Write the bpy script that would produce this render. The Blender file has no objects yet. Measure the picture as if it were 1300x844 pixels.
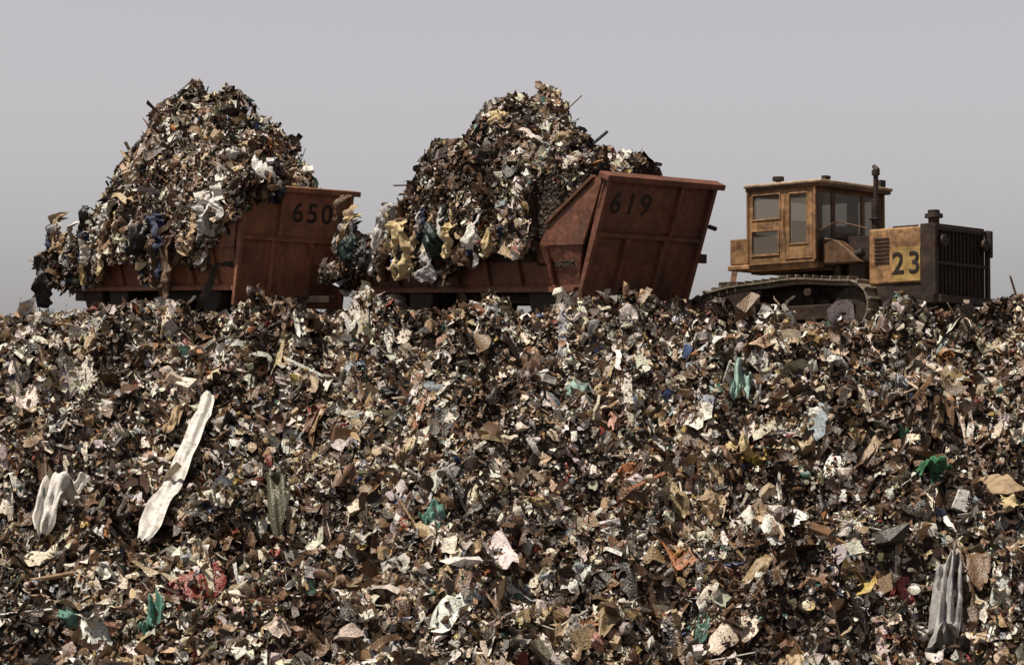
import bpy, bmesh, math, numpy as np
from mathutils import Vector, Matrix, Euler
rng=np.random.default_rng(7)
sc=bpy.context.scene
col=sc.collection
# ------------------------------------------------------------------ noise
TAB=rng.random((6,256,256))*2-1
def vn(x,y,k=0):
    x=np.asarray(x,float)+37.3*k; y=np.asarray(y,float)+91.7*k
    xi=np.floor(x).astype(int); yi=np.floor(y).astype(int)
    fx=x-xi; fy=y-yi
    fx=fx*fx*fx*(fx*(fx*6-15)+10); fy=fy*fy*fy*(fy*(fy*6-15)+10)
    T=TAB[k%6]; a=T[xi%256,yi%256]; b=T[(xi+1)%256,yi%256]; c=T[xi%256,(yi+1)%256]; d=T[(xi+1)%256,(yi+1)%256]
    return (a*(1-fx)+b*fx)*(1-fy)+(c*(1-fx)+d*fx)*fy
def sstep(a,b,x):
    t=np.clip((x-a)/(b-a),0,1); return t*t*(3-2*t)
# ------------------------------------------------------------------ materials
def nt(mat):
    mat.use_nodes=True; n=mat.node_tree; n.nodes.clear(); return n
def N(n,t,**kw):
    o=n.nodes.new(t)
    for k,v in kw.items():
        if k.startswith('i_'):
            key=k[2:]
            key=int(key) if key.isdigit() else key.replace('_',' ')
            o.inputs[key].default_value=v
        else: setattr(o,k,v)
    return o
def ramp(n,stops,interp='LINEAR'):
    r=n.nodes.new('ShaderNodeValToRGB'); cr=r.color_ramp; cr.interpolation=interp
    while len(cr.elements)<len(stops): cr.elements.new(0.5)
    for e,(p,c) in zip(cr.elements,stops): e.position=p; e.color=(*c,1) if len(c)==3 else c
    return r
def mixc(n,fac,a,b,blend='MIX'):
    m=n.nodes.new('ShaderNodeMix'); m.data_type='RGBA'; m.blend_type=blend
    for s,v in ((m.inputs[0],fac),(m.inputs[6],a),(m.inputs[7],b)):
        if isinstance(v,bpy.types.NodeSocket): n.links.new(v,s)
        elif isinstance(v,(int,float)): s.default_value=v
        else: s.default_value=(*v,1)
    return m.outputs[2]
def steel(name,base,dirt=(0.035,0.02,0.014),rust=(0.16,0.05,0.02),amt=0.5,rough=0.6,metal=0.0,sc1=1.3):
    m=bpy.data.materials.new(name); n=nt(m)
    out=N(n,'ShaderNodeOutputMaterial'); b=N(n,'ShaderNodeBsdfPrincipled'); n.links.new(b.outputs[0],out.inputs[0])
    tc=N(n,'ShaderNodeTexCoord')
    n1=N(n,'ShaderNodeTexNoise',i_Scale=sc1,i_Detail=9.0,i_Roughness=0.65); n2=N(n,'ShaderNodeTexNoise',i_Scale=9.0,i_Detail=8.0,i_Roughness=0.7)
    mp=N(n,'ShaderNodeMapping'); mp.inputs['Scale'].default_value=(7,7,0.9)
    n3=N(n,'ShaderNodeTexNoise',i_Scale=1.0,i_Detail=6.0,i_Roughness=0.7)
    n.links.new(tc.outputs['Object'],n1.inputs['Vector']); n.links.new(tc.outputs['Object'],n2.inputs['Vector'])
    n.links.new(tc.outputs['Object'],mp.inputs[0]); n.links.new(mp.outputs[0],n3.inputs['Vector'])
    r1=ramp(n,[(0.40,(0,0,0)),(0.62,(1,1,1))]); r2=ramp(n,[(0.48,(0,0,0)),(0.62,(1,1,1))]); r3=ramp(n,[(0.42,(0,0,0)),(0.70,(1,1,1))])
    n.links.new(n1.outputs[0],r1.inputs[0]); n.links.new(n2.outputs[0],r2.inputs[0]); n.links.new(n3.outputs[0],r3.inputs[0])
    def mul(s,v):
        q=N(n,'ShaderNodeMath',operation='MULTIPLY'); n.links.new(s,q.inputs[0]); q.inputs[1].default_value=v; return q.outputs[0]
    c=mixc(n,mul(r2.outputs[0],amt),base,rust)
    c=mixc(n,mul(r1.outputs[0],amt*.9),c,dirt)
    c=mixc(n,mul(r3.outputs[0],amt*0.9),c,dirt)
    n.links.new(c,b.inputs['Base Color']); b.inputs['Roughness'].default_value=rough; b.inputs['Metallic'].default_value=metal
    n4=N(n,'ShaderNodeTexNoise',i_Scale=2.2,i_Detail=2.0); n.links.new(tc.outputs['Object'],n4.inputs['Vector'])
    bp0=N(n,'ShaderNodeBump',i_Strength=0.6,i_Distance=0.12); n.links.new(n4.outputs[0],bp0.inputs['Height'])
    bp=N(n,'ShaderNodeBump',i_Strength=0.3,i_Distance=0.02); n.links.new(n2.outputs[0],bp.inputs['Height']); n.links.new(bp0.outputs[0],bp.inputs['Normal']); n.links.new(bp.outputs[0],b.inputs['Normal'])
    return m
M_trailer=steel('rusty_shaded_paint',(0.24,0.09,0.052),rust=(0.14,0.055,0.033),dirt=(0.075,0.036,0.025),amt=0.8,sc1=1.9)  # trailer paint darkened: grime, plus the front wall's shade put into the colour
M_trailer2=steel('rusty_sunlit_paint',(0.42,0.165,0.085),rust=(0.25,0.095,0.05),dirt=(0.10,0.052,0.034),amt=0.72)  # same trailer paint brightened: sunlight on the front wall put into the colour
M_yellow=steel('dirty_yellow_paint',(0.53,0.30,0.135),rust=(0.26,0.13,0.06),dirt=(0.10,0.055,0.032),amt=0.78,sc1=2.2)
M_yellow2=steel('yellow_number_paint',(0.60,0.40,0.13),rust=(0.3,0.16,0.06),dirt=(0.14,0.08,0.04),amt=0.55)
M_dark=steel('greasy_dark_steel',(0.048,0.027,0.018),dirt=(0.012,0.009,0.008),rust=(0.10,0.045,0.025),amt=0.7,rough=0.65)
M_cabf=steel('grimy_shaded_paint',(0.22,0.115,0.055),dirt=(0.03,0.018,0.012),rust=(0.11,0.05,0.025),amt=0.7)  # grimy tractor yellow with the shade of cab front and eave painted in
M_track=steel('worn_track_steel',(0.34,0.29,0.23),dirt=(0.08,0.06,0.04),rust=(0.18,0.12,0.08),amt=0.55,rough=0.45,metal=0.1)
M_rubber=steel('dusty_rubber',(0.025,0.022,0.02),dirt=(0.07,0.05,0.035),rust=(0.04,0.03,0.02),amt=0.5,rough=0.85)
M_black=steel('black_stencil_paint',(0.016,0.011,0.010),dirt=(0.022,0.013,0.010),rust=(0.055,0.026,0.018),amt=0.6)
M_roof=steel('pale_roof_paint',(0.54,0.42,0.30),dirt=(0.15,0.09,0.06),amt=0.45)  # paler tone than the cab sides, over the whole roof
M_glass=bpy.data.materials.new('cab_glass'); n=nt(M_glass)
o=N(n,'ShaderNodeOutputMaterial'); mx=N(n,'ShaderNodeMixShader',i_0=0.3); t=N(n,'ShaderNodeBsdfTransparent'); g=N(n,'ShaderNodeBsdfPrincipled')
t.inputs[0].default_value=(0.85,0.83,0.8,1); g.inputs['Base Color'].default_value=(0.36,0.32,0.28,1); g.inputs['Roughness'].default_value=0.15
n.links.new(t.outputs[0],mx.inputs[1]); n.links.new(g.outputs[0],mx.inputs[2]); n.links.new(mx.outputs[0],o.inputs[0])

M_garb=bpy.data.materials.new('mixed_garbage'); n=nt(M_garb)
o=N(n,'ShaderNodeOutputMaterial'); b=N(n,'ShaderNodeBsdfPrincipled'); n.links.new(b.outputs[0],o.inputs[0])
at=N(n,'ShaderNodeAttribute',attribute_name='Col'); tc=N(n,'ShaderNodeTexCoord')
n1=N(n,'ShaderNodeTexNoise',i_Scale=16.0,i_Detail=6.0,i_Roughness=0.75); n.links.new(tc.outputs['Object'],n1.inputs['Vector'])
r=ramp(n,[(0.50,(0,0,0)),(0.63,(0.8,0.8,0.8))]); n.links.new(n1.outputs[0],r.inputs[0])
c=mixc(n,r.outputs[0],at.outputs['Color'],(0.055,0.031,0.017))
n.links.new(c,b.inputs['Base Color']); b.inputs['Roughness'].default_value=0.36; b.inputs['Specular IOR Level'].default_value=0.5
n2=N(n,'ShaderNodeTexNoise',i_Scale=30.0,i_Detail=3.0); n.links.new(tc.outputs['Object'],n2.inputs['Vector'])
bp=N(n,'ShaderNodeBump',i_Strength=0.6,i_Distance=0.03); n.links.new(n2.outputs[0],bp.inputs['Height']); n.links.new(bp.outputs[0],b.inputs['Normal'])
M_soil=bpy.data.materials.new('garbage_soil'); n=nt(M_soil)
o=N(n,'ShaderNodeOutputMaterial'); b=N(n,'ShaderNodeBsdfPrincipled'); n.links.new(b.outputs[0],o.inputs[0]); tc=N(n,'ShaderNodeTexCoord')
v=N(n,'ShaderNodeTexVoronoi',i_Scale=12.0); n.links.new(tc.outputs['Object'],v.inputs['Vector'])
sx=N(n,'ShaderNodeSeparateColor'); n.links.new(v.outputs['Color'],sx.inputs[0])
r=ramp(n,[(0,(0.02,0.013,0.01)),(0.35,(0.05,0.03,0.018)),(0.6,(0.08,0.048,0.03)),(0.8,(0.03,0.02,0.015)),(0.93,(0.25,0.2,0.14)),(0.98,(0.5,0.47,0.4))],'CONSTANT'); n.links.new(sx.outputs[0],r.inputs[0])
n1=N(n,'ShaderNodeTexNoise',i_Scale=5.0,i_Detail=8.0); n.links.new(tc.outputs['Object'],n1.inputs['Vector'])
c=mixc(n,n1.outputs[0],r.outputs[0],(0.025,0.015,0.01)); n.links.new(c,b.inputs['Base Color']); b.inputs['Roughness'].default_value=0.9
bp=N(n,'ShaderNodeBump',i_Strength=1.0,i_Distance=0.08); n.links.new(v.outputs['Distance'],bp.inputs['Height']); n.links.new(bp.outputs[0],b.inputs['Normal'])

def fabric(name,c,c2=None,rough=0.6):
    m=bpy.data.materials.new(name); n=nt(m); o=N(n,'ShaderNodeOutputMaterial'); b=N(n,'ShaderNodeBsdfPrincipled'); n.links.new(b.outputs[0],o.inputs[0])
    tc=N(n,'ShaderNodeTexCoord'); n1=N(n,'ShaderNodeTexNoise',i_Scale=5.0,i_Detail=8.0,i_Roughness=0.7); n.links.new(tc.outputs['Object'],n1.inputs['Vector'])
    c2=c2 or tuple(x*0.3 for x in c); r=ramp(n,[(0.46,c),(0.70,c2)]); n.links.new(n1.outputs[0],r.inputs[0]); n.links.new(r.outputs[0],b.inputs['Base Color'])
    b.inputs['Roughness'].default_value=rough
    bp=N(n,'ShaderNodeBump',i_Strength=0.7,i_Distance=0.05); n.links.new(n1.outputs[0],bp.inputs['Height']); n.links.new(bp.outputs[0],b.inputs['Normal'])
    return m
F={'white':fabric('dirty_white',(0.78,0.75,0.71),(.36,.33,.29)),'cream':fabric('cream',(0.66,0.52,0.28)),'teal':fabric('teal',(0.12,0.28,0.22)),'blue':fabric('blue',(0.03,0.06,0.20)),
   'paleteal':fabric('pale_teal',(0.32,0.48,0.42)),'green':fabric('green',(0.05,0.19,0.09)),'yellow':fabric('yellow',(0.60,0.46,0.12)),'brown':fabric('brown_rag',(0.13,0.07,0.04)),
   'black':fabric('black_bag',(0.014,0.014,0.013),rough=0.35),'darkgreen':fabric('dark_green_bag',(0.012,0.03,0.026),rough=0.35),'tan':fabric('cardboard',(0.42,0.30,0.18)),
   'red':fabric('red_cloth',(0.20,0.03,0.035)),'grey':fabric('grey_plastic',(0.44,0.42,0.42)),'navy':fabric('navy_cloth',(0.02,0.03,0.08)),'wood':fabric('weathered_wood',(0.34,0.23,0.14))}
# ------------------------------------------------------------------ mesh helpers
def mesh_obj(name,V,T,mat,colr=None,smooth=False,parent=None):
    V=np.asarray(V,dtype=np.float32); T=np.asarray(T,dtype=np.int32)
    me=bpy.data.meshes.new(name); k=T.shape[1]
    me.vertices.add(len(V)); me.vertices.foreach_set('co',V.ravel())
    me.loops.add(T.size); me.loops.foreach_set('vertex_index',T.ravel())
    me.polygons.add(len(T)); me.polygons.foreach_set('loop_start',np.arange(0,T.size,k,dtype=np.int32))
    me.update(calc_edges=True)
    me.polygons.foreach_set('use_smooth',np.full(len(T),smooth) if isinstance(smooth,bool) else smooth)
    if colr is not None:
        a=me.attributes.new('Col','FLOAT_COLOR','POINT'); c4=np.ones((len(V),4),np.float32); c4[:,:3]=colr; a.data.foreach_set('color',c4.ravel())
    me.materials.append(mat); ob=bpy.data.objects.new(name,me); col.objects.link(ob)
    if parent: ob.parent=parent
    return ob
def gridtris(nx,ny):
    i,j=np.meshgrid(np.arange(nx-1),np.arange(ny-1),indexing='ij'); a=(i*ny+j).ravel(); b=a+ny; c=b+1; d=a+1
    return np.concatenate([np.stack([a,b,c],1),np.stack([a,c,d],1)])
class B:
    def __init__(s): s.bm=bmesh.new()
    def _m(s,geom,M): bmesh.ops.transform(s.bm,matrix=M,verts=geom)
    def box(s,x0,x1,y0,y1,z0,z1,M=None):
        r=bmesh.ops.create_cube(s.bm,size=1)['verts']
        s._m(r,Matrix.Translation(((x0+x1)/2,(y0+y1)/2,(z0+z1)/2))@Matrix.Diagonal((x1-x0,y1-y0,z1-z0,1)))
        if M is not None: s._m(r,M)
        return r
    def cyl(s,p0,p1,r,r2=None,n=20):
        p0=Vector(p0);p1=Vector(p1);d=p1-p0
        v=bmesh.ops.create_cone(s.bm,cap_ends=True,segments=n,radius1=r,radius2=r if r2 is None else r2,depth=d.length)['verts']
        s._m(v,Matrix.Translation((p0+p1)/2)@d.to_track_quat('Z','Y').to_matrix().to_4x4()); return v
    def prism(s,pts,off):
        off=Vector(off); a=[s.bm.verts.new(Vector(p)) for p in pts]; b=[s.bm.verts.new(Vector(p)+off) for p in pts]; n=len(pts)
        s.bm.faces.new(a); s.bm.faces.new(b[::-1])
        for i in range(n): s.bm.faces.new((a[i],b[i],b[(i+1)%n],a[(i+1)%n]))
    def done(s,name,mat,parent,bev=0.012,seg=2):
        bmesh.ops.recalc_face_normals(s.bm,faces=s.bm.faces)
        me=bpy.data.meshes.new(name); s.bm.to_mesh(me); s.bm.free(); me.materials.append(mat)
        ob=bpy.data.objects.new(name,me); col.objects.link(ob); ob.parent=parent
        if bev:
            m=ob.modifiers.new('bevel','BEVEL'); m.width=bev; m.segments=seg; m.limit_method='ANGLE'
        return ob
def empty(name,loc,rot):
    e=bpy.data.objects.new(name,None); col.objects.link(e); e.location=loc; e.rotation_euler=rot; return e
def text(name,s,size,M,mat,parent):
    cu=bpy.data.curves.new(name,'FONT'); cu.body=s; cu.size=size; cu.align_x='CENTER'; cu.align_y='CENTER'; cu.extrude=0.002; cu.bevel_depth=.010; cu.bevel_resolution=1; cu.space_character=1.25
    ob=bpy.data.objects.new(name,cu); col.objects.link(ob); cu.materials.append(mat); ob.parent=parent; ob.matrix_local=M; return ob
# ------------------------------------------------------------------ terrain
PY=np.array([-3500,-300,-70,-30,-20.5,-16.9,-2.5,-1.0,1.5,7,14,22,32,60,90,3500.])
PZ=np.array([-9,-8.4,-7.7,-7.8,-7.7,-6.72,-0.58,-0.50,-0.38,0.02,0.5,0.76,0.4,-4,-8.5,-9.])
PITS=[(-9.3,-7.5,1.2,1.1),(-1.3,-6.3,1.1,1.0),(3.3,-4.2,.9,.8),(7.5,-6.2,1.2,1.0),(-3.2,-4.3,1.0,.85),(-3.6,-12.2,1.0,.8),(3.4,-12.0,1.0,.8),(1.4,-7.2,.8,.8),(-8.2,-5,.9,.8),(5.8,-10.4,.9,.7),(.4,-15.4,1.0,.7),(6.6,-15.5,.9,.5),(-1.9,-9.4,.8,.8),(-4.0,-8.6,.6,.8),(-8.3,-13.6,.9,.7),(2.6,-9.4,.9,.7),(-8.6,-10.2,.9,.7)]
def H(x,y,fine=True):
    x=np.asarray(x,float); y=np.asarray(y,float)
    z=np.interp(y+0.7*vn(x/5,y/9,3)*(sstep(6,-4,y)),PY,PZ)
    top=sstep(-3.4,-0.8,y)
    slope=(1-top)
    near=sstep(60,25,np.abs(x))*sstep(-60,-25,y)*sstep(50,20,y)
    m1=vn(x/1.05,y/0.95,2); m2=vn(x/.6,y/.5,0)
    calm=1-.85*np.exp(-((x+5.85)/.65)**2)*sstep(-15.8,-14.2,y)*sstep(-5.4,-6.4,y)
    z=z+near*calm*( slope*(0.50*vn(x/2.6,y/2.0,1)+0.50*m1-.55*np.clip(-m1-.12,0,1)+.42*m2)*(1-.5*sstep(-16,-19,y)) + (0.05+0.24*slope)*vn(x/0.34,y/0.3,4) + (0.03+0.08*slope)*vn(x/0.17,y/0.17,5)+top*0.07*vn(x/1.5,y/1.5,0))
    z=z-0.28*np.exp(-(((x-7.6)/3.3)**2+((y-2.4)/2.6)**2))-0.32*np.exp(-(((x-5.9)/1.9)**2+((y+1.6)/1.9)**2))
    z=z+0.30*np.exp(-(((x-9.0)/1.0)**2+((y+2.4)/1.0)**2))
    for (a,b,s,dp) in PITS: z=z-dp*np.exp(-(((x-a)/s)**2+((y-b)/(s*.8))**2)**1.5)
    z=z-0.10*sstep(-8,-11,x)*sstep(-6,-2,y)
    edge=sstep(45,110,np.abs(x)); z=z*(1-edge)+(-8.5-0.5*sstep(110,3000,np.abs(x)))*edge
    return z
xs=np.concatenate([[-3500,-1500,-600,-300,-150,-100],np.linspace(-80,-22,60),np.arange(-21,21,0.11),np.linspace(22,80,60),[100,150,300,600,1500,3500]])
ys=np.concatenate([[-3500,-1500,-600,-300,-150],np.linspace(-100,-26,40),np.arange(-25,4,0.11),np.linspace(4.4,60,90),[75,90,120,200,400,900,1800,3500]])
X,Y=np.meshgrid(xs,ys,indexing='ij'); Z=H(X,Y)
mesh_obj('ground',np.stack([X.ravel(),Y.ravel(),Z.ravel()],1),gridtris(len(xs),len(ys)),M_soil,smooth=True)
# ------------------------------------------------------------------ debris pieces
def ico(sub=1):
    bm=bmesh.new(); bmesh.ops.create_icosphere(bm,subdivisions=sub,radius=1); v=np.array([x.co[:] for x in bm.verts]); f=np.array([[q.index for q in p.verts] for p in bm.faces]); bm.free(); return v,f
I1=ico(1)
def cubev():
    v=np.array([[x,y,z] for x in(-1,1) for y in(-1,1) for z in(-1,1)],float)
    f=np.array([[0,1,3],[0,3,2],[4,6,7],[4,7,5],[0,4,5],[0,5,1],[2,3,7],[2,7,6],[0,2,6],[0,6,4],[1,5,7],[1,7,3]]); return v,f
def sheet(k,zj,j,asp=(.5,1)):
    g=np.linspace(-1,1,k); a,b=np.meshgrid(g,g,indexing='ij'); a=a.ravel();b=b.ravel()
    q=rng.uniform(.2,.55); a2=a*np.sqrt(1-q*b*b); b2=b*np.sqrt(1-q*a*a)
    v=np.stack([a2,b2*rng.uniform(*asp),0*a],1)
    v[:,:2]+=rng.normal(0,j,(k*k,2)); v[:,2]+=rng.normal(0,zj,k*k)+ rng.uniform(-.6,.6)*v[:,0]**2+rng.uniform(-.5,.5)*v[:,1]**2; return v,gridtris(k,k)
VAR=[]; W=[]; SM=[]; BIG=[]
def add(fn,cnt,w,sm=False,big=1.0):
    for _ in range(cnt): VAR.append(fn()); W.append(w/cnt); SM.append(sm); BIG.append(big)
add(lambda:sheet(3,.26,.10),12,.22,True,.3)
add(lambda:sheet(3,.18,.10,(.3,.6)),8,.12,False,.6)
add(lambda:sheet(4,.32,.09),12,.24,True,1.0)
def lump():
    v,f=I1; v=v*(1+rng.normal(0,.36,(len(v),1)))*np.array([1,rng.uniform(.5,.85),rng.uniform(.3,.6)]); return v,f
add(lump,14,.15,False,.15)
def bx():
    v,f=cubev(); return (v+rng.normal(0,.14,v.shape))*np.array([.9,rng.uniform(.4,.8),rng.uniform(.1,.5)]),f
add(bx,6,.05,False,1.2)
def stick():
    v,f=cubev(); return (v+rng.normal(0,.06,v.shape))*np.array([2.1,rng.uniform(.08,.2),.07]),f
add(stick,5,.06)
def rib():
    k=7; t=np.linspace(-1.9,1.9,k); cx=np.cumsum(rng.normal(0,.25,k)); cz=np.cumsum(rng.normal(0,.3,k)); w=rng.uniform(.12,.35)
    v=np.concatenate([np.stack([t,cx-w,cz],1)[:,None],np.stack([t,cx+w,cz+rng.normal(0,.15,k)],1)[:,None]],1).reshape(-1,3); return v,gridtris(k,2)
add(rib,8,.12,True,1.2)
def can():
    n=7; a=np.arange(n)*2*np.pi/n; r=.38
    v=np.concatenate([np.stack([np.full(n,-.7),r*np.cos(a),r*np.sin(a)],1),np.stack([np.full(n,.7),r*.9*np.cos(a),r*.9*np.sin(a)],1)]); f=[]
    for i in range(n): j=(i+1)%n; f+= [[i,j,n+j],[i,n+j,n+i]]
    for i in range(1,n-1): f+=[[0,i+1,i],[n,n+i,n+i+1]]
    return v+rng.normal(0,.03,v.shape),np.array(f)
add(can,3,.03,False,0.3)
# crumpled 6x6 sheets and torn cardboard: used for the larger pieces
def crump():
    v,f=sheet(6,.10,.05,(.45,1)); s=rng.uniform(0,500); v[:,2]+=.45*vn(v[:,0]*1.6+s,v[:,1]*1.6+s,1)+.22*vn(v[:,0]*4+s,v[:,1]*4+s,2); return v,f
add(crump,14,.02,True,60.0)
W=np.array(W)/sum(W); WB=W*np.array(BIG); WB/=WB.sum()
PAL=np.array([[.85,.80,.73],[.76,.67,.53],[.55,.50,.47],[.53,.39,.24],[.37,.24,.13],[.22,.13,.073],[.12,.068,.04],[.06,.035,.024],[.022,.016,.013],[.38,.42,.48],[.28,.055,.04],[.48,.27,.20],[.07,.18,.14],[.05,.08,.20],[.60,.45,.14],[.40,.16,.06],[.12,.12,.07]])
PW=np.array([.27,.16,.06,.11,.09,.11,.11,.08,.07,.022,.010,.014,.007,.005,.012,.010,.014]); PW/=PW.sum()
BR=PAL.sum(1)
def pick(n,dark=None):
    u=rng.random(n); ci=np.searchsorted(np.cumsum(PW),u).clip(0,len(PAL)-1)
    if dark is not None:
        sw=(rng.random(n)<dark)&(BR[ci]>.5); ci[sw]=rng.choice([5,6,7,7,8,8],sw.sum())  # dark swaps give soil tones and paint extra shadow contrast into the pieces
    return np.clip(PAL[ci]*rng.uniform(.72,1.08,(n,1))*(1+rng.normal(0,.04,(n,3))),.006,.86)
def scatter(name,P,Nn,size,chaos=0.55,dark=None,parent=None,w_=None):
    n=len(P); nn=Nn+rng.normal(0,chaos,(n,3)); nn/=np.linalg.norm(nn,axis=1,keepdims=True)
    t=np.cross(rng.normal(0,1,(n,3)),nn); t/=np.linalg.norm(t,axis=1,keepdims=True)+1e-9; b=np.cross(nn,t)
    R=np.stack([t,b,nn],2); C=pick(n,dark)
    vi=rng.choice(len(VAR),n,p=W if w_ is None else w_); Vs=[];Ts=[];Cs=[];Ss=[];off=0
    for k,(v,f) in enumerate(VAR):
        ix=np.where(vi==k)[0]
        if len(ix)==0: continue
        m=len(ix); sv=v[None]*size[ix,None,None]*rng.uniform(.7,1.3,(m,1,3)); w=np.einsum('mij,mkj->mki',R[ix],sv)+P[ix][:,None]
        Vs.append(w.reshape(-1,3)); Ts.append((f[None]+off+(np.arange(m)*len(v))[:,None,None]).reshape(-1,3)); Ss.append(np.full(m*len(f),SM[k]))
        Cs.append((C[ix][:,None]*rng.uniform(.8,1.1,(m,len(v),1))).reshape(-1,3)); off+=m*len(v)
    return mesh_obj(name,np.concatenate(Vs),np.concatenate(Ts),M_garb,np.concatenate(Cs),parent=parent,smooth=np.concatenate(Ss))
def scraps(name,pos,f,n,parent=None,dark=.3,smin=.10,smax=.30):
    nu,nv=8,12; C=pick(n,np.full(n,dark)); px=pos[0][:,None,None]; py=pos[1][:,None,None]
    U,T=np.meshgrid(np.linspace(-.5,.5,nu),np.linspace(-.5,.5,nv),indexing='ij'); U=U[None]; T=T[None]
    w=(rng.uniform(smin,smax,n)*rng.choice([.6,1.0],n))[:,None,None]; l=w*rng.uniform(1.2,3.6,(n,1,1)); a=rng.normal(0,.7,(n,1,1)); s_=rng.uniform(0,900,(n,1,1))
    wv=w*(1+.7*vn(T*3+s_,T*0+s_,1))*np.clip(np.minimum(T+.5,.5-T)*6+.35,0,1)
    lu=U*wv+.3*w*vn(T*2.5+s_,T*0,3); lv=T*l+.25*w*vn(U*3+s_,U*0,2)
    xx=px+lu*np.cos(a)-lv*np.sin(a); yy=py+lu*np.sin(a)+lv*np.cos(a)
    h=f(xx,yy); h0=f(px,py)
    zz=.65*h+.35*h0+.10+w*.35*vn(U*3+s_,T*2+s_,4)+w*.16*vn(U*7+s_,T*9,5); zz=np.maximum(zz,h+.03)
    g=(gridtris(nu,nv)[None]+(np.arange(n)*nu*nv)[:,None,None]).reshape(-1,3)
    return mesh_obj(name,np.stack([xx,yy,zz],-1).reshape(-1,3),g,M_garb,np.repeat(C,nu*nv,0),smooth=True,parent=parent)
def normals(f,x,y,e=.12):
    gx=(f(x+e,y)-f(x-e,y))/(2*e); gy=(f(x,y+e)-f(x,y-e))/(2*e); q=np.stack([-gx,-gy,np.ones_like(gx)],1); return q/np.linalg.norm(q,axis=1,keepdims=True)
def slope_pts(n,x0,x1,y0,y1): return rng.uniform(x0,x1,n),rng.uniform(y0,y1,n)
Y0=-20.4
x,y=slope_pts(330000,-14,14,Y0,1.0)
d=60+y; k=np.abs(x)<0.18*d+.9; k|=rng.random(len(x))<.16
k&= (y<-0.6)|(rng.random(len(x))<.35)
x=x[k];y=y[k]
x2,y2=slope_pts(36000,-40,40,-40,22); k=~((np.abs(x2)<14)&(y2>Y0)&(y2<1.0)); k&=(y2<2)|(rng.random(len(x2))<.6); x=np.concatenate([x,x2[k]]); y=np.concatenate([y,y2[k]]); far=np.concatenate([np.zeros(len(x)-k.sum()),np.ones(k.sum())])
z=H(x,y)
size=np.clip(rng.lognormal(math.log(.043),.60,len(x)),.02,.22)*(1+far*1.2)
size=np.where((y>-2.2)&(far==0),np.minimum(size,.11),size)
dark=np.clip(.22+1.4*vn(x/.8,y/.5,3)+.9*vn(x/2.6,y/1.3,1),0,.96)
P=np.stack([x,y,z+rng.uniform(-.02,.08,len(x))+size*.2],1)
onplat=(y>0); P[onplat,2]-=.04
scatter('garbage',P,normals(H,x,y),size,.65,dark)
n=5500; x,y=slope_pts(n,-13,13,-19.5,-2.7); size=np.clip(rng.lognormal(math.log(.115),.42,n),.08,.34)
scatter('garbage_chunks',np.stack([x,y,H(x,y)+.05],1),normals(H,x,y),size,.5,np.clip(.3+1.0*vn(x/.8,y/.5,3),0,.95),w_=WB)
n=2400; scraps('garbage_scraps',slope_pts(n,-12.5,12.5,-19.2,-3.0),H,n,dark=.3,smax=.34)
print('slope done')
# ------------------------------------------------------------------ bags / cloths / ribbons
def bag(name,loc,s,mat,rot=(0,0,0),parent=None,seed=0,neck=False):
    v,f=ico(4); q=v.copy()
    r=1+.30*vn(v[:,0]*1.5+seed,v[:,1]*1.5+v[:,2]*1.1,1)-.42*np.abs(vn(v[:,0]*2.6+seed,v[:,2]*2.6+v[:,1]*2,2))+.16*vn(v[:,0]*6+v[:,1]*4+seed,v[:,2]*6-v[:,1]*3,4)
    q=v*r[:,None]
    if neck:
        up=np.clip((v[:,2]-.2)/.8,0,1); sq=1-.6*up; q[:,0]*=sq; q[:,1]*=sq
    q*=np.array(s); M=np.array(Euler(rot).to_matrix()); q=q@M.T+np.array(loc)
    return mesh_obj(name,q,f,mat,smooth=True,parent=parent)
def cloth(name,pts,wid,mat,widthdir,ndir,folds=3,amp=.06,taper=.2,parent=None,seed=0,nu=18,nv=46,ragged=.12):
    pts=np.array(pts,float); L=np.r_[0,np.cumsum(np.linalg.norm(np.diff(pts,axis=0),axis=1))]; t=np.linspace(0,1,nv)
    C=np.stack([np.interp(t*L[-1],L,pts[:,i]) for i in range(3)],1)
    C[:,0]+=.08*vn(t*3+seed,t*0,1)
    u=np.linspace(-.5,.5,nu); U,T=np.meshgrid(u,t,indexing='ij'); wd=np.array(widthdir,float); nd=np.array(ndir,float)
    endt=np.clip(np.minimum(T,1-T)*7+.45,0,1)
    w=wid*(1-taper*T)*(1+ragged*2.5*vn(T*4+seed,T*0+seed,2))*endt
    off=amp*1.5*vn(U*folds*1.7+seed,T*1.6+seed,4)+amp*.8*vn(U*4+seed,T*6,3)+amp*.5*vn(U*8+seed,T*16,5)
    lenj=ragged*wid*1.6*vn(U*3+seed,U*0+seed,5)*(T>.85)
    V=C[None]+(U*w)[...,None]*wd+off[...,None]*nd
    V=V+lenj[...,None]*(C[-1]-C[-4])/(np.linalg.norm(C[-1]-C[-4])+1e-6)
    return mesh_obj(name,V.reshape(-1,3),gridtris(nu,nv),mat,smooth=True,parent=parent)
def on(x,y,dz=.12): return (x,y,float(H(x,y))+dz)
def path(pp,dz=.14,n=14,lift=1):
    pp=np.array(pp,float); t=np.linspace(0,len(pp)-1,n); xs=np.interp(t,range(len(pp)),pp[:,0]); ys=np.interp(t,range(len(pp)),pp[:,1])
    zz=np.max([H(xs+o,ys) for o in (-.15,0,.15)],axis=0); zz=np.array([max(zz[max(0,i-lift):i+lift+1]) for i in range(n)])
    k=2*lift+1; zz=np.convolve(np.pad(zz,lift,'edge'),np.ones(k)/k,'valid'); return np.stack([xs,ys,zz+dz],1)
sn=(0,-.41,.91)
cloth('plastic_strip',path([(-5.66,-6.5),(-5.58,-8.0),(-5.68,-9.6),(-5.88,-11.4),(-6.1,-13.2)],.20,40,2),.25,F['white'],(1,.1,0),sn,1.3,.04,-.35,nv=130,ragged=.08)
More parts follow.
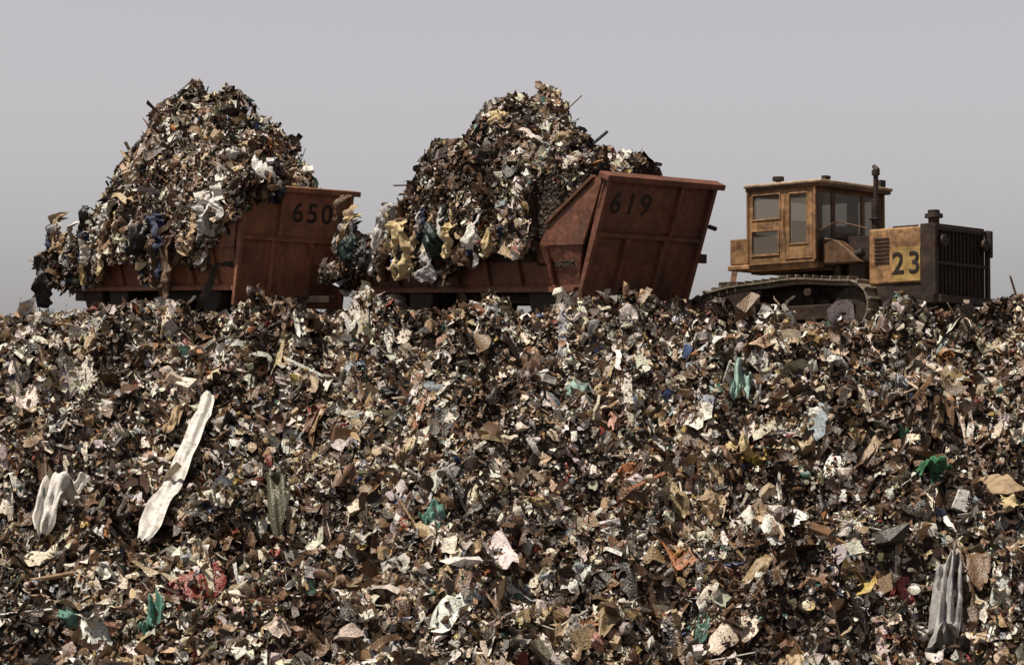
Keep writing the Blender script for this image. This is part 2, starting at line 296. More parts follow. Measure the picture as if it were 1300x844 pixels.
cloth('cloth_rag',path([(-6.0,-7.4),(-6.2,-9.3)],.15),.22,F['tan'],(1,0,0),sn,2,.05)
cloth('cloth_rag',path([(4.40,-6.2),(4.22,-7.1),(3.95,-8.1)],.2),.36,F['paleteal'],(.9,.1,-.1),sn,2,.12,.6,seed=3)
cloth('cloth_rag',path([(-.28,-6.9),(-.40,-7.6),(-.5,-8.4)],.25),.28,F['blue'],(1,0,0),sn,2,.10,.3,seed=5)
cloth('cloth_rag',path([(1.40,-6.2),(1.15,-7.6)],.2),.20,F['navy'],(1,0,0),sn,2,.05,.3,seed=6)
cloth('plastic_sheet',path([(7.6,-8.4),(7.2,-9.0),(6.9,-9.4)],.22),.55,F['green'],(.8,-.5,0),sn,2,.12,.3,seed=8)
cloth('plastic_sheet',path([(7.45,-8.75),(7.2,-9.3)],.28),.30,F['yellow'],(.8,-.5,0),sn,2,.08,.3,seed=9)
cloth('plastic_sheet',path([(4.55,-9.3),(4.3,-9.8)],.22),.34,F['yellow'],(1,0,0),sn,2,.10,.1,seed=10)
cloth('plastic_sheet',path([(4.05,-9.5),(3.95,-10.0)],.22),.5,F['cream'],(1,0,0),sn,2,.10,.1,seed=11)
cloth('plastic_sheet',path([(7.0,-11.2),(7.4,-11.9)],.18),.26,F['green'],(1,0,0),sn,2,.10,.1,seed=12)
cloth('plastic_sheet',path([(-7.35,-9.9),(-7.6,-11.2),(-7.85,-12.2)],.12),.28,F['white'],(1,0,0),sn,3,.12,-.5,seed=13)
cloth('plastic_sheet',path([(-1.2,-13.9),(-1.35,-14.6)],.18),.36,F['teal'],(1,0,0),sn,3,.12,.2,seed=14)
cloth('plastic_sheet',path([(-5.5,-15.7),(-5.6,-16.4)],.16),.26,F['teal'],(1,0,0),sn,3,.12,.2,seed=16)
cloth('cloth_rag',path([(-.0,-5.0),(-.1,-6.0)],.16),.22,F['tan'],(1,0,0),sn,3,.09,.2,seed=17)
cloth('cloth_rag',path([(.35,-5.0),(.35,-5.9)],.18),.4,F['brown'],(1,0,0),sn,3,.12,.2,seed=18)
cloth('cloth_rag',path([(-4.3,-12.0),(-4.1,-13.2)],.16),.5,F['brown'],(1,0,0),sn,3,.14,.2,seed=19)
cloth('plastic_sheet',path([(6.95,-14.8),(6.75,-15.5),(6.55,-16.8)],.20,12),.42,F['grey'],(1,0,0),sn,4,.18,-.25,seed=20)
cloth('cloth_rag',path([(6.2,-15.2),(5.9,-15.8)],.2),.3,F['red'],(1,0,0),sn,3,.12,.2,seed=21)
for i,(px,py_,s,m) in enumerate([(1.24,-5.75,.24,'paleteal'),(-7.4,-4.2,.2,'white'),(-3.2,-15.5,.24,'tan'),(7.4,-15.6,.22,'white'),(3.4,-10.6,.2,'tan'),(6.3,-4.9,.22,'white'),
        (7.2,-5.3,.34,'black'),(-9.2,-7.6,.36,'black'),(5.7,-7.3,.2,'white'),(2.3,-12.5,.2,'cream'),(-5.7,-15.0,.14,'yellow'),(0.2,-13.2,.2,'white'),(-8.3,-5.6,.22,'grey'),(4.6,-13.8,.22,'navy'),(9.3,-5.9,.24,'grey'),(8.9,-7.6,.2,'white'),(-2.2,-7.2,.26,'black'),(3.0,-5.5,.3,'brown'),(-6.8,-16.1,.18,'teal')]):
    bag('garbage_bag',on(px,py_,.06),(s*1.25,s*.9,s*.65),F[m],(rng.uniform(-1,1),rng.uniform(-1,1),rng.uniform(0,6)),seed=i*3.1)
def plank(name,a,b,w,th,mat):
    a=Vector(on(*a,.2)); b_=Vector(on(*b,.2)); bb=B(); L=(b_-a).length; bb.box(0,L,-w/2,w/2,-th/2,th/2)
    ob=bb.done(name,mat,None,.006); x=(b_-a).normalized(); zz=Vector(sn); y=zz.cross(x).normalized(); zz=x.cross(y); M=Matrix((x,y,zz)).transposed().to_4x4(); M.translation=a; ob.matrix_world=M
plank('wooden_plank',(5.9,-12.9),(5.55,-14.4),.14,.05,F['wood']); plank('wooden_plank',(5.05,-14.3),(4.9,-16.2),.12,.05,F['wood']); plank('wooden_plank',(7.9,-14.0),(7.6,-15.4),.12,.05,F['wood'])
plank('wooden_plank',(2.0,-5.8),(1.5,-8.0),.08,.05,F['wood']); plank('wooden_plank',(-7.0,-14.4),(-7.5,-15.4),.10,.05,F['wood'])
def board(name,c,w,h,mat,yaw,seed):
    nx=10; g=np.linspace(-.5,.5,nx); U,Vv=np.meshgrid(g,g,indexing='ij'); u=np.array([math.cos(yaw),math.sin(yaw),math.sin(yaw)*.45]); u=u/np.linalg.norm(u); v=np.cross(np.array(sn),u)
    Zo=.08*vn(U*3+seed,Vv*3,1)+.06*U*U; ex=.06*vn(Vv*6+seed,U*0,2); ey=.06*vn(U*6+seed,Vv*0,3)
    V=np.array(on(*c,.30))+((U+ex)*w)[...,None]*u+((Vv+ey)*h)[...,None]*v+Zo[...,None]*np.array(sn)*1.5
    ob=mesh_obj(name,V.reshape(-1,3),gridtris(nx,nx),mat); s=ob.modifiers.new('t','SOLIDIFY'); s.thickness=.02
board('cardboard_sheet',(8.0,-11.4),1.2,1.0,F['tan'],.35,1); board('cardboard_sheet',(4.75,-14.0),.36,1.0,F['wood'],.3,2); board('cardboard_sheet',(-.8,-11.0),.5,.4,F['paleteal'],.1,3); board('cardboard_sheet',(8.5,-10.6),.6,.45,F['cream'],.6,4); board('cardboard_sheet',(1.7,-11.2),.5,.4,F['tan'],.9,5)
# ------------------------------------------------------------------ trailers
def trailer(ox,oy,oz,phi,over,Hm,mat,num,seed,numy,cx,axf,spillover=False):
    e=empty('dump_trailer',(ox,oy,oz),(0,math.radians(3.0),-math.radians(phi)))
    L=8.2; hb=1.36; ht=1.60; zb=.5; zs=1.34; zt=2.82; t=.06; zp=-.02
    b=B()
    for s in (-1,1):
        wing=[(-L,zb),(0.0,zb),(over*.98,zt-.02),(over*.85,zt-.02),(-.85,1.78),(-1.15,zs),(-L,zs)]
        pts=[(x,s*(hb+(ht-hb)*min(1,(z-zb)/(zs-zb))),z) for x,z in wing]
        b.prism([pts[i] for i in (0,1,5,6)],(0,-s*t,0))
        b.prism([(0.0,s*hb,zb),(over*.28,s*(ht-.04),zs),(-1.15,s*ht,zs)],(0,-s*t,0))
        b.prism([(over*.36,s*ht,zs),(over*.98,s*ht,zt-.02),(over*.80,s*ht,zt-.02),(-.85,s*ht,1.78),(-1.15,s*ht,zs)],(0,-s*t,0))
    b.box(-L,0,-hb,hb,zb-.05,zb)
    b.prism([(-L,-hb,zb),(-L,hb,zb),(-L-.35,ht,1.05),(-L-.35,-ht,1.05)],(-.06,0,0))
    tl=over/(zt-zp)
    def fx(z): return (z-zp)*tl
    b.prism([(fx(zp),-1.50,zp),(fx(zt),-ht,zt),(fx(zt),ht,zt),(fx(zp),1.50,zp)],(.07,0,0))
    b.done('body',mat,e,.012)
    r=B(); al=math.atan(tl)
    Mx=Matrix.Translation((0.07,0,zp))@Matrix.Rotation(al,4,'Y')
    hh=(zt-zp)/math.cos(al); hm_=hh*.57
    for yy in (-1.52,1.46): r.box(.002,.12,yy-.05,yy+.05,.02,hh-.10,Mx)
    for yy in (-.62,.45): r.box(.002,.12,yy-.05,yy+.05,.11,hm_-.05,Mx)
    r.box(.002,.12,(.50 if numy<0 else -.5),(.58 if numy<0 else -.42),hm_+.05,hh-.10,Mx)
    for zz in (.06,hm_): r.box(.002,.11,-1.46,1.40,zz-.05,zz+.05,Mx)
    r.box(-.16,.18,-ht-.06,ht+.06,hh-.095,hh+.03,Mx)
    for s in (-1,1):
        r.box(-L,-1.2,s*ht-.06,s*ht+.06,zs+.002,zs+.09)
        ang=math.atan2(zt-1.78,over*.80+.85)
        ln=math.hypot(zt-1.78,over*.80+.85); r.box(0,ln-.12,-.06,.06,0,.07,Matrix.Translation((-.85,s*ht,1.79))@Matrix.Rotation(-ang,4,'Y'))
        for xx in np.arange(-L+.5,-.6,1.15):
            y0=s*(hb+.035); y1=s*(ht+.035)
            r.prism([(xx-.06,y0,zb),(xx+.06,y0,zb),(xx+.06,y1,zs-.01),(xx-.06,y1,zs-.01)],(0,s*.07,0))
        r.box(-L,-.1,s*(hb+.02)-.06,s*(hb+.02)+.06,zb-.16,zb-.052)
    r.done('ribs',mat,e,.01)
    u=B()
    for s in (-1,1): u.box(-L+.3,.0,s*.55-.09,s*.55+.09,.12,.445)
    for xx in (-L+1.0,-L+2.3,-1.4): u.cyl((xx,-1.2,.22),(xx,1.2,.22),.09)
    u.box(.15,2.0,-.09,.09,.1,.25); u.box(-L-.1,-L+.4,-1.2,1.2,.1,.42)
    u.box(-L+.2,-L+3.2,-1.25,-.75,.34,.44)
    u.done('chassis',M_dark,e,.01)
    w=B()
    for xx in (-L+1.0,-L+2.3,-1.4):
        for s in (-1,1):
            for o_ in (.78,1.12): w.cyl((xx,s*o_-.15,.22),(xx,s*o_+.15,.22),.46,n=36)
    w.done('wheels',M_rubber,e,.05,3)
    M=Mx@Matrix.Translation((.002,numy,hh*.79))@Matrix(((0,0,1,0),(1,0,0,0),(0,1,0,0),(0,0,0,1)))
    text('number',num,.66,M,M_black,e)
    h=B(); h.cyl((fx(1.9)+.1,ht+.02,1.9),(fx(1.9)+.1,ht+.22,1.86),.05); h.box(fx(1.2)+.1,fx(1.2)+.2,ht-.1,ht+.12,1.1,1.3); h.done('hook',M_dark,e,.01)
    def hm(x,y,fine=True):
        x=np.asarray(x,float);y=np.asarray(y,float)
        ax=np.where(x<cx,8.75+cx,axf); ay=2.25
        r_=((np.abs(x-cx)/ax)**2.1+(np.abs(y)/ay)**3.8)
        f=1-np.clip(r_,0,1.3)**.95
        z=1.0+(Hm-.60)*f+.72*np.exp(-(((x-cx)**2)/2.2+y*y/1.5))+.50*vn(x/1.3+seed,y/1.3,1)*np.clip(f*3,0,1)+.36*vn(x/.6+seed,y/.6,2)+.20*vn(x/.3,y/.3+seed,4)
        return np.maximum(z,np.where(np.abs(y)>1.5,.78+.38*vn(x/.9+seed,y*0+seed,3),.9))
    gx=np.arange(-8.75,-.02,.1); gy=np.arange(-1.95,1.951,.1); GX,GY=np.meshgrid(gx,gy,indexing='ij'); GZ=hm(GX,GY)
    lim=np.where((GY<-1.5)&(GX>-1.3),.9,99); GZ=np.minimum(GZ,lim)
    GY2=GY.copy(); m_=(np.abs(GY)>1.5)&(GX>-1.3); GY2[m_]=np.sign(GY[m_])*1.5
    p=empty('garbage_load',(ox,oy,oz),e.rotation_euler)
    nx,ny=len(gx),len(gy); V=np.stack([GX.ravel(),GY2.ravel(),GZ.ravel()],1); T=gridtris(nx,ny)
    bi=[i*ny for i in range(nx)]+[(nx-1)*ny+j for j in range(1,ny)]+[i*ny+ny-1 for i in range(nx-2,-1,-1)]+[j for j in range(ny-2,0,-1)]
    Vb=V[bi].copy(); Vb[:,2]=1.0; Vb[:,1]*=.80; k0=len(V); nb=len(bi)
    Ts=[[bi[i],k0+i,k0+(i+1)%nb] for i in range(nb)]+[[bi[i],k0+(i+1)%nb,bi[(i+1)%nb]] for i in range(nb)]
    mesh_obj('packed_core',np.concatenate([V,Vb]),np.concatenate([T,np.array(Ts)]),M_soil,smooth=False,parent=p)
    n=32000; x=rng.uniform(-8.8,-.1,n); y=rng.uniform(-2.0,2.0,n); k=((np.abs(y)<1.5)|(x<-1.4)); k&=~((x<-8.0)&(np.abs(y)>2.0-(-8-x)*.8)); x=x[k];y=y[k]
    z=hm(x,y); q=normals(hm,x,y)
    size=np.clip(rng.lognormal(math.log(.050),.56,len(x)),.022,.21)
    Pp=np.stack([x,y,z],1)+q*rng.uniform(-.03,.09,(len(x),1))
    scatter('loose_garbage',Pp,q,size,.65,np.clip(.50+1.2*vn(x/.8+seed,y/.8,3)+.6*vn(x/2+seed,y/2,1),0,.95),parent=p)  # high dark share: shadow contrast of the mound put into piece colours
    n=22000; x=rng.uniform(-8.9,-1.3,n); s=np.where(rng.random(n)<.70,-1,1); top=hm(x,s*1.93)
    spill=np.clip(vn(x/.7+seed,x*0,3)*.9+.45-.9*sstep(-3.6,-2.0,x),0,1)
    lo=1.25-.75*spill
    z=rng.uniform(0,1,n)*(top+.1-lo)+lo; y=s*(1.66+.26*rng.random(n)+.16*vn(x*1.3,z*1.3,2))
    size=np.clip(rng.lognormal(math.log(.056),.53,n),.028,.22)
    scatter('overhanging_garbage',np.stack([x,y,z],1),np.stack([0*x,s*1.0,0*x+.5],1),size,.7,np.clip(.50+1.2*vn(x/.7+seed,z/.5,3),0,.95),parent=p)
    n=4500; x=-8.35-.5*rng.random(n); y=rng.uniform(-1.75,1.75,n); z=rng.uniform(.45,1.7,n); size=np.clip(rng.lognormal(math.log(.06),.45,n),.03,.22)
    scatter('tail_garbage',np.stack([x,y,z],1),np.stack([-1+0*x,0*x,0*x+.2],1),size,.7,np.full(n,.7),parent=p)
    n=800; x=rng.uniform(-8,-.8,n); y=rng.uniform(-1.5,1.5,n); size=np.clip(rng.lognormal(math.log(.12),.35,n),.08,.26)
    scatter('chunks',np.stack([x,y,hm(x,y)+.04],1),normals(hm,x,y),size,.5,np.full(n,.5),parent=p,w_=WB)
    n=320; scraps('scraps',(rng.uniform(-8,-.9,n),rng.uniform(-1.6,1.4,n)),hm,n,parent=p,dark=.45)
    if spillover:
        n=5200; a=rng.uniform(0,1,n); x=-1.9+2.35*a; y=rng.uniform(-1.86,-1.5,n); lo=.95+1.15*sstep(-1.2,.1,x); z=lo+(2.95-lo)*rng.random(n)*(.55+.45*a)
        x3=rng.uniform(-.7,.52,n//2); y3=rng.uniform(-1.7,-.75,n//2); z3=2.25+rng.random(n//2)*(.95-.3*(y3+1.7))
        kf=~((x3>.1)&(z3<2.5)); x=np.concatenate([x,x3[kf]]); y=np.concatenate([y,y3[kf]]); z=np.concatenate([z,z3[kf]])
        # a tongue of garbage hanging over the front plate's near top corner
        n4=900; x4=rng.uniform(.44,.60,n4); y4=rng.uniform(-1.72,-.85,n4); z4=2.95-rng.random(n4)*(.75-.6*(y4+1.72))
        x=np.concatenate([x,x4]); y=np.concatenate([y,y4]); z=np.concatenate([z,z4])
        scatter('corner_spill',np.stack([x,y,z],1),np.stack([.3+0*x,-1+0*x,.5+0*x],1),np.clip(rng.lognormal(math.log(.062),.5,len(x)),.03,.20),.6,np.clip(.4+1.1*vn(x/.5+seed,z/.4,3),0,.95),parent=p)
    for i in range(44):
        xx=rng.uniform(-8.3,-2.6 if i%4 else -1.6); zt_=rng.uniform(1.3,2.5); ln=rng.uniform(.3,.95); mm=rng.choice(['brown','brown','black','tan','tan','grey','white','white','navy','cream'])
        cloth('rag',[(xx,-1.76,zt_+.15),(xx+rng.uniform(-.1,.1),-1.98,zt_),(xx+rng.uniform(-.1,.1),-2.02,zt_-ln)],rng.uniform(.12,.34),F[mm],(1,0,.1),(0,-1,0),2.5,.10,rng.uniform(-.3,.6),parent=p,seed=i*7.7+seed,nu=10,nv=20,ragged=.2)
    return e,p,hm
e1,p1,h1=trailer(2.50,1.75,-.12,52,1.00,3.42,M_trailer,'619',11.3,-.72,-3.3,5.7)
e2,p2,h2=trailer(-5.42,7.95,.36,53,.36,4.0,M_trailer2,'650',47.9,.45,-3.8,5.0,True)
def hang(p,x,z0,z1,w,m,seed,y=-2.08,**k): cloth('hanging_cloth',[(x,y+.25,z0+.15),(x,y,z0),(x+.03,y-.04,(z0+z1)/2),(x,y,z1)],w,F[m],(1,0,0),(0,-1,0),2.5,.13,k.get('taper',-.2),parent=p,seed=seed)
def hbag(p,x,z,s,m,seed,y=-2.05): bag('hanging_bag',(x,y,z),(s*.9,s*.65,s*1.3),F[m],(rng.uniform(-.3,.3),rng.uniform(-.3,.3),rng.uniform(0,6)),parent=p,seed=seed,neck=True)
hang(p1,-5.6,1.85,.62,.55,'cream',1,-2.14); hbag(p1,-7.7,1.35,.36,'darkgreen',2); hbag(p1,-4.35,1.45,.40,'darkgreen',3); hang(p1,-4.5,1.2,.55,.35,'grey',4)
hang(p1,-3.75,1.75,1.1,.3,'cream',5,-2.14); hbag(p1,-2.95,1.5,.25,'white',6); hbag(p1,-2.4,1.4,.22,'cream',7); hbag(p1,-6.6,1.6,.27,'white',8); hbag(p1,-7.1,1.2,.3,'black',9); hang(p1,-6.3,1.5,.7,.3,'brown',10)
for x_,y_,s_,m_ in ((-3.3,-1.1,.26,'cream'),(-2.2,-1.0,.24,'white'),(-2.6,.3,.34,'black'),(-4.2,.2,.26,'darkgreen'),(-1.2,-1.0,.24,'tan'),(-5.2,-1.0,.26,'brown'),(-.9,.6,.28,'white'),(-6.2,-.6,.22,'grey')):
    bag('garbage_bag',(x_,y_,float(h1(x_,y_))+.02),(s_*1.2,s_*.9,s_*.8),F[m_],(rng.uniform(-1,1),rng.uniform(-1,1),1),parent=p1,seed=x_)
hang(p2,-2.5,2.1,1.25,.6,'navy',21); hbag(p2,-2.6,1.75,.2,'tan',27); hang(p2,-2.0,1.6,-.05,.34,'brown',22); hang(p2,-6.3,1.4,.95,.25,'white',23); hbag(p2,.25,2.98,.40,'white',24,-1.0); hbag(p2,-3.4,1.6,.34,'black',25)
hang(p2,-2.8,1.5,.4,.3,'brown',28); hbag(p2,.52,2.72,.24,'black',30,-.62); hang(p2,-8.5,1.2,-.1,.4,'black',31); hang(p2,-.6,2.6,1.6,.6,'white',33,-1.9); hang(p2,-1.2,2.2,1.1,.6,'tan',34,-1.9); hang(p2,-.15,2.75,2.0,.5,'white',35,-1.88); hang(p2,-.9,2.3,1.5,.4,'grey',36,-1.92)
for x_,y_,s_,m_ in ((-3.0,-1.1,.26,'grey'),(-4.6,-.9,.3,'brown'),(-5.0,-1.2,.3,'black'),(-3.8,0,.30,'cream'),(-2.2,-.8,.24,'tan'),(-1.4,-.9,.24,'white'),(-6.3,-.8,.26,'brown')):
    bag('garbage_bag',(x_,y_,float(h2(x_,y_))+.02),(s_*1.2,s_*.9,s_*.8),F[m_],(rng.uniform(-1,1),rng.uniform(-1,1),1),parent=p2,seed=x_)
def stickout(p,a,b,r,m):
    q=B(); q.cyl(a,b,r,n=8); q.done('stick',m,p,0)
zz=float(h1(-1.8,0)); stickout(p1,(-1.9,0,zz-.2),(-1.45,.5,zz+.4),.035,F['darkgreen']); stickout(p1,(-3.0,.3,float(h1(-3,.3))-.2),(-2.4,.5,float(h1(-3,.3))+.3),.015,F['wood'])
print('trailers done')
# ------------------------------------------------------------------ crawler tractor
T=empty('crawler_tractor',(8.50,1.52,-.62),(0,0,-math.radians(42)))
def trackpath(n):
    pts=[]; fc=(-.60,.56);fr=.54; rc=(-4.28,.52);rr=.50
    for a in np.linspace(-90,90,16): pts.append((fc[0]+fr*math.cos(math.radians(a)),fc[1]+fr*math.sin(math.radians(a))))
    for s in np.linspace(0,1,16)[1:-1]: pts.append((fc[0]+(rc[0]-fc[0])*s,fc[1]+fr+(rc[1]+rr-fc[1]-fr)*s+.12*math.sin(s*math.pi)-.015*math.sin(s*math.pi*4)))
    for a in np.linspace(90,270,16): pts.append((rc[0]+rr*math.cos(math.radians(a)),rc[1]+rr*math.sin(math.radians(a))))
    pts.append(pts[0]); p=np.array(pts); L=np.r_[0,np.cumsum(np.linalg.norm(np.diff(p,axis=0),axis=1))]; t=np.linspace(0,L[-1],n,endpoint=False)
    return np.stack([np.interp(t,L,p[:,0]),np.interp(t,L,p[:,1])],1)
tp=trackpath(46); b=B()
for s in (-1,1):
    for i in range(46):
        a=tp[i]; c=tp[(i+1)%46]; dx,dz=c-a; ang=math.atan2(dz,dx); mid=(a+c)/2; ln=math.hypot(dx,dz)
        M=Matrix.Translation((mid[0],s*1.02,mid[1]))@Matrix.Rotation(-ang,4,'Y')
        b.box(-ln*.47,ln*.47,-.28,.28,-.03,.012,M); b.box(-ln*.42,-ln*.22,-.28,.28,-.10,-.032,M); b.box(-ln*.5,ln*.5,-.09,-.03,.014,.10,M); b.box(-ln*.5,ln*.5,.03,.09,.014,.10,M)
b.done('tracks',M_track,T,.006,1)
b=B()
for s in (-1,1):
    y=s*1.02
    b.cyl((-.6,y-.12,.56),(-.6,y+.12,.56),.42,n=32); b.cyl((-.6,y-.2,.56),(-.6,y+.2,.56),.12)
    b.cyl((-4.28,y-.1,.52),(-4.28,y+.1,.52),.40,n=24); b.cyl((-4.28,y-.26,.52),(-4.28,y+.26,.52),.2)
    b.box(-3.7,-.9,y-.16,y+.16,.30,.62)
    for xx in np.linspace(-3.7,-1.1,6): b.cyl((xx,y-.22,.22),(xx,y+.22,.22),.14)
    for xx in (-3.1,-1.7): b.cyl((xx,y-.2,.90),(xx,y+.2,.90),.10); b.box(xx-.05,xx+.05,y-.05,y+.05,.6,.86)
b.box(-4.4,.9,-.6,.6,.35,1.15); b.box(-4.7,-4.2,-.5,.5,.5,1.3); b.cyl((-4.9,0,.7),(-4.3,0,.7),.12)
for s in (-1,1): b.box(-1.6,-1.3,s*.55-.4,s*.55+.4,.55,.75)
b.done('undercarriage',M_dark,T,.02)
b=B()
for s in (-1,1):
    b.box(-3.4,-1.2,s*.80-.20,s*.80+.20,1.38,1.42)
b.done('fenders',M_cabf,T,.02,2)
b=B()
for s in (-1,1): b.box(-3.3,-1.4,s*1.0-.25,s*1.0+.25,1.423,1.56)
b.box(-3.75,-3.25,-1.30,-.15,1.58,2.16); b.box(-3.75,-3.25,.15,1.30,1.58,2.16); b.box(-3.8,-3.2,-1.33,1.33,1.46,1.575)
b.done('platform_and_tank',M_yellow,T,.03,3)
b=B()
b.prism([(-1.4,-1.1,1.5),(-1.4,-1.1,2.1),(-.95,-1.1,1.98),(-.35,-1.1,1.5)],(0,.3,0)); b.prism([(-1.4,1.1,1.5),(-1.4,1.1,2.1),(-.95,1.1,1.98),(-.35,1.1,1.5)],(0,-.3,0))
b.done('dash_side',M_cabf,T,.03,3)
def wall(b,axis,c,t,a0,a1,z0,z1,holes):
    A=sorted({a0,a1,*[h[0] for h in holes],*[h[1] for h in holes]}); Z=sorted({z0,z1,*[h[2] for h in holes],*[h[3] for h in holes]})
    for i in range(len(A)-1):
        run=None
        for j in range(len(Z)-1):
            am=(A[i]+A[i+1])/2; zm=(Z[j]+Z[j+1])/2
            hole=any(h[0]<am<h[1] and h[2]<zm<h[3] for h in holes)
            if not hole:
                if run is None: run=Z[j]
            if (hole or j==len(Z)-2) and run is not None:
                ze=Z[j] if hole else Z[j+1]
                if axis=='y': b.box(A[i],A[i+1],c-t/2,c+t/2,run,ze)
                else: b.box(c-t/2,c+t/2,A[i],A[i+1],run,ze)
                run=None
def rim(b,axis,c,h,w=.03,p=.02):
    a0,a1,z0,z1=h
    for (u0,u1,v0,v1) in ((a0-w,a1+w,z1,z1+w),(a0-w,a1+w,z0-w,z0),(a0-w,a0,z0,z1),(a1,a1+w,z0,z1)):
        if axis=='y': b.box(u0,u1,c-p,c+p,v0,v1)
        else: b.box(c-p,c+p,u0,u1,v0,v1)
x0,x1=-3.22,-1.45; yw=1.27; z0,z1=1.56,3.22
sideh=[(-3.10,-2.38,2.56,3.08),(-3.12,-2.42,1.78,2.28),(-2.10,-1.64,1.98,3.06)]
fronth=[(-1.15,-.62,1.9,3.1),(-.50,.50,2.25,3.1),(.62,1.15,1.9,3.1)]
rearh=[(-1.1,-.08,2.25,3.08),(.08,1.1,2.25,3.08)]
b=B(); wall(b,'y',-yw,.05,x0,x1,z0,z1,sideh); wall(b,'y',yw,.05,x0,x1,z0,z1,sideh); wall(b,'x',x0+.025,.05,-yw+.026,yw-.026,z0,z1,rearh)
b.done('cab_walls',M_yellow,T,0)
b=B(); wall(b,'x',x1-.025,.05,-yw+.026,yw-.026,z0,z1,fronth); b.box(x0+.05,x1-.05,-1.2,1.2,z0,z0+.05)
b.done('cab_front',M_cabf,T,0)
b=B()
for s in (-1,1):
    for h in (sideh[0],sideh[2]): rim(b,'y',s*(yw+.027),h,.035,.014)
    rim(b,'y',s*(yw+.03),(-2.22,-1.50,1.66,3.17),.018,.012)
    b.box(-2.27,-2.24,s*(yw+.06)-.015,s*(yw+.06)+.015,2.2,2.75)
    rim(b,'y',s*(yw+.027),sideh[1],.045,.02)
for s in (-1,1): b.cyl((-1.42,s*1.30,1.6),(-1.42,s*1.30,3.2),.035,n=10); b.cyl((-3.24,s*1.30,1.6),(-3.24,s*1.30,3.2),.035,n=10)
b.done('cab_trim',M_yellow,T,.006,1)
b=B()
for h in sideh:
    for s in (-1,1): b.box(h[0],h[1],s*yw-.004,s*yw+.004,h[2],h[3])
for h in fronth: b.box(x1-.029,x1-.021,h[0],h[1],h[2],h[3])
for h in rearh: b.box(x0+.021,x0+.029,h[0],h[1],h[2],h[3])
b.done('cab_glass',M_glass,T,0)
b=B(); b.box(-3.32,-1.20,-1.38,1.38,3.255,3.34); b.done('cab_roof',M_roof,T,.04,3)
b=B(); b.box(-3.28,-1.24,-1.34,1.34,3.19,3.253); b.done('roof_eave',M_cabf,T,.01)
b=B(); b.box(-2.7,-2.2,-.28,.28,1.61,2.05); b.box(-2.8,-2.68,-.28,.28,1.95,2.6); b.cyl((-1.8,0,1.6),(-1.9,0,2.3),.03); b.cyl((-1.9,0,2.28),(-1.93,0,2.33),.2); b.cyl((-2.1,.5,1.6),(-2.0,.5,2.35),.025); b.box(-1.75,-1.52,-.7,.7,1.61,2.2)
b.done('seat_and_levers',M_dark,T,.01)
b=B(); b.cyl((-2.7,-.9,3.34),(-2.7,-.9,3.42),.05); b.cyl((-2.7,-.9,3.42),(-2.7,-.9,3.52),.13); b.box(-1.36,-1.24,.95,1.15,3.35,3.5); b.box(-1.36,-1.24,-1.15,-.95,3.35,3.43)
b.done('roof_lamps',M_dark,T,.015)
b=B(); b.box(-.28,1.08,-.93,.93,1.0,2.20); b.done('engine_hood',M_yellow,T,.05,4)
b=B(); b.box(-.26,1.06,-.90,.90,.45,.995); b.box(-1.40,-.285,-.62,.62,.95,2.10)
for s in (-1,1):
    for k in range(7): b.box(-.12+.0,.26,s*.94-.015,s*.94+.015,1.45+k*.085,1.49+k*.085)
    b.cyl((-1.35,s*.95,1.5),(-.4,s*.95,1.72),.09,n=14); b.cyl((-1.2,s*.75,1.2),(-1.2,s*.75,1.9),.11,n=14); b.box(-.8,-.4,s*.78-.14,s*.78+.14,1.15,1.55)
b.done('engine',M_dark,T,.012)
b=B()
for s in (-1,1): b.box(.34,1.05,s*.937-.006,s*.937+.006,1.04,1.76)
b.done('number_plate',M_yellow2,T,.002,1)
text('number','23',.66,Matrix.Translation((.70,-.945,1.41))@Matrix.Rotation(math.pi/2,4,'X'),M_black,T)
b=B(); b.box(1.085,1.42,-.99,.99,.55,2.24)
for y in np.linspace(-.86,.86,13): b.box(1.42,1.46,y-.02,y+.02,.65,2.12)
b.box(1.42,1.50,-.95,.95,2.08,2.18); b.box(1.42,1.50,-.95,.95,1.36,1.44); b.box(1.42,1.60,-.99,.99,.55,.72)
for s in (-1,1): b.cyl((1.40,s*.80,1.86),(1.60,s*.80,1.86),.13); b.box(1.42,1.52,s*1.02-.05,s*1.02+.05,.7,2.2)
b.box(1.5,1.62,.92,1.02,1.6,2.18)
b.done('radiator_guard',M_dark,T,.07,3)
b=B(); b.cyl((-.72,0,2.1),(-.72,0,2.95),.10); b.cyl((-.72,0,2.95),(-.72,0,3.5),.055); b.cyl((-.72,0,3.48),(-.72,0,3.60),.09); b.cyl((-.72,0,2.5),(-.72,0,2.54),.15); b.cyl((-.68,0,3.58),(-.78,0,3.70),.07,.04)
b.cyl((.78,0,2.18),(.78,0,2.45),.12); b.cyl((.78,0,2.45),(.78,0,2.54),.2,.19); b.cyl((.78,0,2.54),(.78,0,2.62),.13); b.cyl((-.05,.55,2.18),(-.05,.55,2.32),.09)
b.cyl((.3,-.85,2.22),(.95,-.85,2.22),.02,n=8); b.cyl((.4,0,2.2),(.4,0,2.26),.08)
b.done('exhaust_and_air_cleaner',M_dark,T,.008)
b=B()
for pts in ([(-1.42,-1.2,2.2),(-.9,-1.2,2.4),(-.3,-.95,2.22)],[(-1.42,1.2,2.2),(-.9,1.2,2.4),(-.3,.95,2.22)]):
    for a,c in zip(pts,pts[1:]): b.cyl(a,c,.018,n=8)
b.done('handrails',M_cabf,T,0)
q=B(); q.cyl((3.9,3.4,.05),(4.0,1.0,.1),.07); q.done('tow_bar',M_dark,None,0)
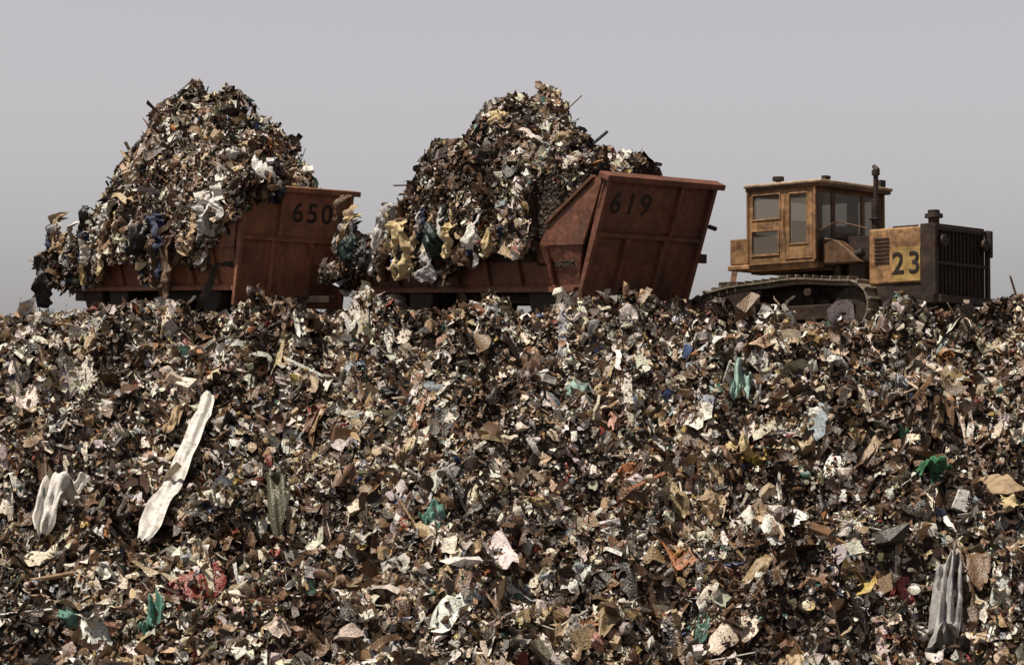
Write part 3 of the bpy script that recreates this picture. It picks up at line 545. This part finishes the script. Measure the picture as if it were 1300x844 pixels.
# ------------------------------------------------------------------ light, sky, camera
sd=Vector((-.35,-.19,.915)).normalized()
el=math.asin(sd.z); az=math.atan2(sd.x,sd.y)
L=bpy.data.lights.new('sun','SUN'); L.energy=5.0; L.angle=math.radians(.5); L.color=(1,.91,.78)
lo=bpy.data.objects.new('sun',L); col.objects.link(lo); lo.rotation_euler=sd.to_track_quat('Z','Y').to_euler(); lo.location=(-20,-30,60)
w=bpy.data.worlds.new('World'); sc.world=w; w.use_nodes=True; n=w.node_tree; n.nodes.clear()
o=N(n,'ShaderNodeOutputWorld'); bg=N(n,'ShaderNodeBackground',i_Strength=.05); sk=n.nodes.new('ShaderNodeTexSky'); sk.sky_type='NISHITA'; sk.sun_disc=False; sk.sun_elevation=el; sk.sun_rotation=az; sk.dust_density=4.0; sk.air_density=1.0
hs=N(n,'ShaderNodeHueSaturation',i_Saturation=.30); n.links.new(sk.outputs[0],hs.inputs['Color'])
tc=N(n,'ShaderNodeTexCoord'); sp=N(n,'ShaderNodeSeparateXYZ'); n.links.new(tc.outputs['Generated'],sp.inputs[0])
hz=ramp(n,[(0.0,(1.0,.96,.98)),(0.07,(.98,.92,.92)),(0.18,(.86,.78,.76)),(0.34,(.18,.17,.17)),(1.0,(.09,.09,.10))]); n.links.new(sp.outputs['Z'],hz.inputs[0])
sc_=N(n,'ShaderNodeVectorMath',operation='SCALE'); n.links.new(hz.outputs[0],sc_.inputs[0]); sc_.inputs['Scale'].default_value=3.75
tint=mixc(n,1.0,hs.outputs[0],sc_.outputs[0],'MULTIPLY')
n.links.new(tint,bg.inputs[0]); n.links.new(bg.outputs[0],o.inputs[0])
cd=bpy.data.cameras.new('camera'); cam=bpy.data.objects.new('camera',cd); col.objects.link(cam); cam.location=(0,-60,-4); cam.rotation_euler=(math.radians(90+3.155),0,0)
cd.lens=100; cd.sensor_width=36; cd.clip_end=9000; cd.clip_start=.5; sc.camera=cam
sc.view_settings.view_transform='Standard'; sc.view_settings.look='None'; sc.view_settings.exposure=0
